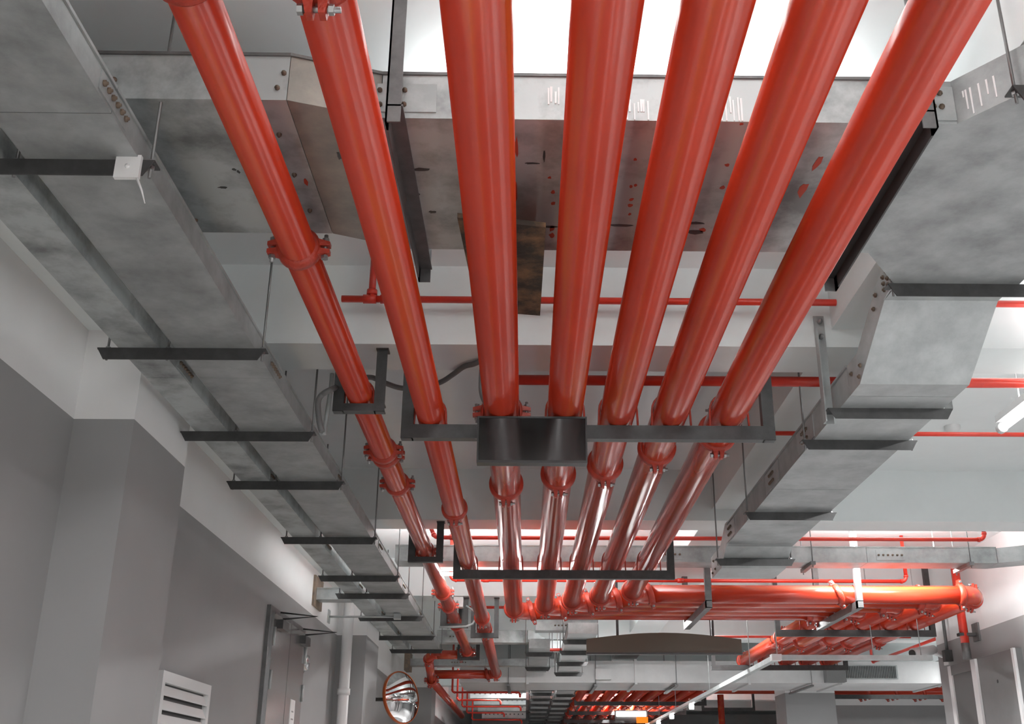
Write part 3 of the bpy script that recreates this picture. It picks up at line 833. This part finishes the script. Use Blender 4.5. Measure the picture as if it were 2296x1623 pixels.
def y_tray(label, x0, x1, y0, y1, z, h, bars, m='galv', group='small trays beyond the sideways pipes', zc=CEIL):
    t = thing('cable_tray', label, 'cable tray', (x0, y0, z), group)
    ys = [y0] + bars[1:-1:2] + [y1]
    for a, b in zip(ys[:-1], ys[1:]): tray_box(x0, x1, a + .002, b - .002, z, h).build('tray_section', m, t)
    for y in bars:
        MB().prism([(x0 - .05, z), (x0 - .02, z - .05), (x1 + .02, z - .05), (x1 + .05, z)], 'y', y, y + .04).build('angle_bar', 'dark', t)
        for x in (x0 - .035, x1 + .035): MB().sweep([(x, y + .02, z - .03), (x, y + .02, ztop_at(y))], .005, 6).build('threaded_rod', 'rod', t)
    return t
y_tray('small grey tray stepping away behind the brown sign', .43, .735, 11.42, 15.6, 2.50, .10, [11.9, 12.9, 14.1, 15.4], 'galv_light')
y_tray('small grey tray left of the one behind the brown sign', .03, .28, 13.1, 15.9, 2.55, .10, [13.5, 15.2], 'galv')
y_tray('far grey tray with many bars, wall side of the far pair', .10, .46, 19.0, 34, 2.62, .08, [19.3, 20.3, 21.6, 23.0, 24.4, 25.8, 27.2, 28.6, 30.0], 'galv', 'far trays under the ceiling')
y_tray('far grey tray with many bars, pipe side of the far pair', .54, .86, 19.0, 34, 2.62, .08, [19.2, 20.6, 21.9, 23.3, 24.7, 26.1, 27.5, 28.9, 30.3], 'galv', 'far trays under the ceiling')
NTH = ['first', 'second', 'third', 'fourth', 'fifth', 'sixth']
for k, (y, z) in enumerate([(19.2, 2.62), (20.6, 2.60), (22.2, 2.60), (24.0, 2.60), (26.4, 2.60)]):
    x1 = .0
    t = x_tray('far pale perforated tray below the duct, %s going away' % NTH[k], -1.02, x1, y, y + .5, z - .05, .13, 'galv_light')
    b = MB()
    for q in range(10): b.box(-.95 + .095 * q, -.92 + .095 * q, y - .004, y, z + .02, z + .045)
    o = b.build('slots', 'dark', t); o['kind'] = 'stuff'
    for q in (-.9, -.1): MB().sweep([(q, y + .25, z + .08), (q, y + .25, CEIL if k != 2 else BEAM)], .006, 6).build('threaded_rod', 'rod', t)
    sprinkler('far thin red pipe below the pale perforated trays, %s going away' % NTH[k], [(-1.22, y - .5, ztop_at(y - .5)), (-1.22, y - .5, z - .12), (-.1 - .35 * (k % 2), y - .5, z - .12), (-.1 - .35 * (k % 2), y - .5, z - .2)], .017, .04)

# ------------------------------------------------------------------ air duct across the far end
dy0, dy1, dz0, dz1 = 17.4, 18.8, 2.542, 2.87
t = thing('air_duct', 'broad white air duct crossing the far end of the pipes', 'duct', (0, dy0, dz0))
xs = [-1.03, .02, 1.70, 3.46, 4.88, 6.5]
for k in range(5):
    m = 'duct'
    MB().box(xs[k] + .002, xs[k + 1] - .002, dy0, dy1, dz0, dz1).build('duct_section', m, t)
for x in xs[1:]:
    f = MB().box(x - .02, x + .02, dy0 - .025, dy1 + .02, dz0 - .025, dz1 + .025).build('flange', 'duct', t)
for x in (-.3, 1.05, 2.3, 4.4):
    MB().box(x, x + .05, dy0 - .05, dy1 + .05, dz0 - .055, dz0 - .028).build('support_bar', 'midsteel', t)
    for y in (dy0 - .04, dy1 + .03): MB().sweep([(x + .025, y, dz0 - .05), (x + .025, y, CEIL)], .006, 6).build('threaded_rod', 'rod', t)
g = MB().box(4.96, 5.79, dy0 - .012, dy0 - .002, dz0 + .06, dz0 + .27).build('grille_frame', 'galv_light', t)
b = MB()
for k in range(30): b.box(4.98 + .0265 * k, 4.992 + .0265 * k, dy0 - .02, dy0 - .012, dz0 + .075, dz0 + .255)
o = b.build('grille_slats', 'dark', g); o['kind'] = 'stuff'
tag(MB().box(1.07, 1.31, dy0 - .10, dy0 - .03, dz0 + .04, dz0 + .20).build('junction_box', 'duct'), 'square pale box hanging in front of the white duct', 'box')
t = thing('loudspeaker_box', 'dark grey box hanging beside the duct grille', 'box', (4.45, dy0 - .25, dz0))
MB().box(4.62, 4.92, dy0 - .22, dy0 - .03, dz0 + .0, dz0 + .24).build('box_body', 'panelgrey', t)
MB().box(4.75, 4.79, dy0 - .14, dy0 - .10, dz0 + .24, CEIL).build('hanger_post', 'dark', t)

# ------------------------------------------------------------------ far red pipes beyond the duct
for k in range(5):
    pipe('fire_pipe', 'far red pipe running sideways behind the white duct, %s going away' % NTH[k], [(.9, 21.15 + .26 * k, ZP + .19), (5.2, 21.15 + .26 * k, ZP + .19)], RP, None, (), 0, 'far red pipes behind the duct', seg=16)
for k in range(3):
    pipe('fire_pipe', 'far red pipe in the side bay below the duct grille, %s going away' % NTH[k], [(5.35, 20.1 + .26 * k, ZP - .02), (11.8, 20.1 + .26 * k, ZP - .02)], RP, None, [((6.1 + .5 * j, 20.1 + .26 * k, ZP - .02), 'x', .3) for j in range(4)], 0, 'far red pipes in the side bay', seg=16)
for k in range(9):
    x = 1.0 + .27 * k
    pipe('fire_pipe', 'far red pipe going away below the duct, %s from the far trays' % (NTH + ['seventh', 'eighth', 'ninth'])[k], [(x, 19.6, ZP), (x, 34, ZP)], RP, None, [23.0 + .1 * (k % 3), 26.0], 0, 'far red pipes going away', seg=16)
for k, y in enumerate((21.6, 24.4, 27.4, 30.5)):
    pipe_hanger('far dark crossbar under the pipes going away, %s' % NTH[k], .92, 3.45, y, ZB, .07, ztop_at(y), [])
for k, (x0, y) in enumerate([(5.3, 19.9), (3.6, 23.2)]):
    pipe_hanger('far dark crossbar by the pale column, %s' % ('nearer one' if k == 0 else 'farther one'), x0, x0 + (3.2 if k == 0 else 1.1), y, ZB, .07, ztop_at(y), [])
pipe('fire_pipe', 'far upright red pipe near the two-tone column', [(3.62, 21.0, 0), (3.62, 21.0, ZP)], .06, None, (), 0, 'upright red pipes', seg=14)
t = thing('lit_sign', 'far lit white lamp box with a small orange sign', 'sign', at(1415, 1604, Y=23.0))
c = at(1415, 1604, Y=23.0)
MB().box(c.x - .33, c.x + .33, 22.98, 23.10, c.z - .10, c.z + .10).build('lamp_box', 'panelgrey', t)
MB().box(c.x - .30, c.x + .30, 22.96, 22.98, c.z - .02, c.z + .075).build('lamp_face', 'lamp', t)
MB().box(c.x + .10, c.x + .33, 22.90, 22.95, c.z - .15, c.z - .035).build('orange_panel', 'orange', t)

# ------------------------------------------------------------------ left wall: door, louvre, mirror, pipe
door = MB().box(XW, XW + .03, 8.50, 9.92, 0, 2.33).build('door_1', 'midsteel'); struct(door, 'double steel door in the grey wall')
for (a, b) in ((8.56, 9.20), (9.212, 9.86)):
    lf = MB().box(XW + .03, XW + .05, a, b, .01, 2.28).build('door_leaf', 'steeldoor', door)
for y in (8.57, 9.85):
    for z in (2.10, 1.78, 1.2):
        MB().sweep([(XW + .058, y, z - .07), (XW + .058, y, z + .07)], .012, 10).build('hinge', 'galv_light', door)
for (y, s) in ((8.68, 1), (9.62, 1)):
    b = door
    MB().box(XW + .05, XW + .10, y - .02, y + .20, 2.17, 2.24).build('closer_body', 'dark', b)
    MB().sweep([(XW + .08, y + .04, 2.25), (XW + .34, y + .10, 2.28), (XW + .06, y + .03, 2.30)], .008, 6).build('closer_arm', 'dark', b)
pp = MB().box(XW + .05, XW + .053, 9.42, 9.60, 1.38, 1.70).build('notice', 'paper', door, 'white paper notice')
for z, w in ((1.60, .08), (1.54, .09)): MB().box(XW + .053, XW + .0535, 9.47, 9.47 + w, z, z + .012).build('print_line', 'ink', pp)
t = thing('door_bell', 'small shiny oval bell on the wall by the steel door', 'bell', (XW, 10.05, 2.05))
MB().lathe([(.075, 0), (.08, .02), (.06, .05), (0, .06)], 18, 'x', (XW, 10.05, 2.06)).build('gong', 'steeldoor', t)
MB().lathe([(.09, 0), (.09, .012), (.078, .014)], 18, 'x', (XW, 10.05, 2.06)).build('rim', 'black', t)
t = thing('louvre_vent', 'white louvred vent low on the grey wall', 'vent', (XW, 6.6, 1.2))
ly0, ly1, lz0, lz1 = 6.12, 7.08, .80, 1.605
for (a, b, c, d) in [(ly0, ly1, lz1 - .06, lz1), (ly0, ly1, lz0, lz0 + .06), (ly0, ly0 + .05, lz0 + .06, lz1 - .06), (ly1 - .05, ly1, lz0 + .06, lz1 - .06)]:
    MB().box(XW, XW + .035, a, b, c, d).build('frame', 'whiteplastic', t)
MB().box(XW, XW + .004, ly0 + .05, ly1 - .05, lz0 + .06, lz1 - .06).build('backing', 'black', t)
nsl = 9
for k in range(nsl):
    z = lz1 - .075 - k * (lz1 - lz0 - .13) / nsl
    MB().prism([(XW + .006, z), (XW + .03, z - .052), (XW + .034, z - .048), (XW + .010, z + .004)], 'y', ly0 + .05, ly1 - .05).build('slat', 'whiteplastic', t)
# convex mirror
mc = at(901, 1563, Y=13.6)
t = thing('convex_mirror', 'round convex traffic mirror with orange rim on a wall bracket', 'mirror', mc)
prof = []
Rm = .30
for k in range(9):
    a = k / 8
    prof.append((Rm * (1 - a), -.09 * (1 - (1 - a) ** 2)))
face = Matrix.Rotation(math.radians(55), 4, 'Z') @ Matrix.Rotation(math.radians(-8), 4, 'X')
def rot_mb(b, Mx, c):
    b.v = [tuple(Mx @ Vector(p) + c) for p in b.v]; return b
rot_mb(MB().lathe(prof, 40), face, mc).build('mirror_face', 'mirror', t)
rot_mb(MB().lathe([(Rm - .003, -.008), (Rm + .006, -.008), (Rm + .009, .01), (Rm + .006, .035), (Rm * .6, .07), (0, .08)], 40), face, mc).build('rim', mat('orange_mirror_rim', (.55, .11, .02), .35), t)
MB().sweep([mc + Vector((-.03, .06, -.02)), (XW + .01, mc.y + .10, mc.z - .02)], .022, 10).build('arm', 'dark', t)
MB().box(XW, XW + .012, mc.y + .02, mc.y + .18, mc.z - .10, mc.z + .06).build('wall_plate', 'dark', t)
t = thing('drain_pipe', 'white upright drain pipe in the wall corner', 'pipe', (-1.86, 11.55, 0))
MB().sweep([(-1.86, 11.55, 0), (-1.86, 11.55, BEAM)], .055, 20).build('pipe_segment', 'whiteplastic', t)
MB().lathe([(.055, -.03), (.066, -.03), (.066, .03), (.055, .03)], 20, 'z', (-1.86, 11.55, 1.93)).build('collar', 'whiteplastic', t)
t = thing('brace_bar', 'thin pale brace from the wall to the twin trays', 'bracket', (-1.99, 11.15, 2.66))
MB().sweep([(-1.99, 11.15, 2.625), (-1.30, 11.15, 2.625)], .010, 8).build('bar', 'galv_light', t)
MB().box(-2.0, -1.988, 11.10, 11.20, 2.56, 2.69).build('foot_plate', 'galv_light', t)
MB().box(-1.34, -1.27, 11.12, 11.18, 2.60, 2.655).build('clamp', 'galv_light', t)

# ------------------------------------------------------------------ right wall: riser, camera, cabinet
t = pipe('fire_riser', 'upright red pipe clamped to the bare grey wall', [(4.50, 11.32, 2.40), (4.50, 11.32, CEIL)], .043, None, (), 0, None, 'red_small', seg=18)
MB().sweep([(4.50, 11.32, 2.24), (4.50, 11.32, 2.40)], .043, 18).build('pipe_segment', 'midsteel', t)
MB().box(4.44, XR, 11.28, 11.36, 2.47, 2.50).build('clamp', 'dark', t)
MB().box(XR - .02, XR, 11.24, 11.40, 2.42, 2.60).build('wall_plate', 'midsteel', t)
t = thing('conduit_drop', 'grey conduit dropping to a small box above the wall camera', 'conduit', (4.60, 12.1, 2.3))
MB().sweep([(4.60, 12.1, 2.40), (4.60, 12.1, CEIL)], .018, 10).build('conduit', 'midsteel', t)
MB().box(4.555, 4.64, 12.06, 12.14, 2.30, 2.42).build('outlet_box', 'dark', t)
t = thing('security_camera', 'white bullet security camera on the bare grey wall', 'camera', (4.5, 12.2, 2.4))
MB().sweep([(4.50, 12.22, 2.44), (4.20, 12.05, 2.38)], [.05, .055], 14).build('camera_body', 'whiteplastic', t)
MB().sweep([(4.22, 12.06, 2.385), (4.185, 12.04, 2.375)], .04, 14).build('lens', 'black', t)
MB().sweep([(4.48, 12.2, 2.40), (4.62, 12.24, 2.36)], .018, 10).build('arm', 'whiteplastic', t)
MB().box(4.625, XR, 12.17, 12.31, 2.28, 2.42).build('mount', 'whiteplastic', t)
t = thing('wall_cabinet', 'flat grey cabinet with pale frame on the bare grey wall', 'cabinet', (XR, 11.3, 1.5))
cy0, cy1, cz = 10.35, 12.05, 2.24
MB().box(XR - .06, XR, cy0, cy1, .2, cz).build('body', 'panelgrey', t)
MB().box(XR - .075, XR - .06, 11.42, 11.93, .25, cz - .10).build('door', mat('dark_grey_panel', .12, .4), t)
for (a, b) in ((11.95, 12.04), (11.28, 11.40), (10.35, 10.40)):
    MB().box(XR - .085, XR - .06, a, b, .2, cz).build('frame_strip', 'whiteplastic', t)
MB().box(XR - .085, XR - .06, 11.40, 11.95, cz - .10, cz).build('frame_strip', 'panelgrey', t)
MB().lathe([(0, -.006), (.016, -.004), (.018, 0)], 10, 'x', (XR - .06, 10.85, 1.98)).build('knob', 'black', t)
sprinkler('thin red pipe running away past the end of the bare grey wall', [(5.10, 13.2, 2.75), (5.10, 16.4, 2.75), (5.10, 16.4, CEIL)], .02)
tag(MB().lathe([(.055, 0), (.055, -.02), (.04, -.045), (0, -.05)], 20, 'z', at(2135, 955, Z=CEIL)).build('smoke_detector', 'whiteplastic'), 'round white smoke detector on the ceiling near the lit lamp', 'detector')

# small white box with a pale conduit near the far twin trays
t = thing('junction_box', 'small white box with pale conduit above the far slim pipes', 'box', (-.62, 11.72, 2.80))
p = at(1028, 1352, Y=11.72)
MB().box(p.x - .05, p.x + .05, 11.68, 11.79, p.z - .045, p.z + .06).build('box_body', 'whiteplastic', t)
arc = [at(u, v, Y=11.74) for u, v in [(1045, 1358), (1066, 1372), (1066, 1388), (1060, 1398), (1045, 1404), (1020, 1405), (985, 1406)]]
MB().sweep(arc, .012, 10).build('conduit', 'galv_light', t)
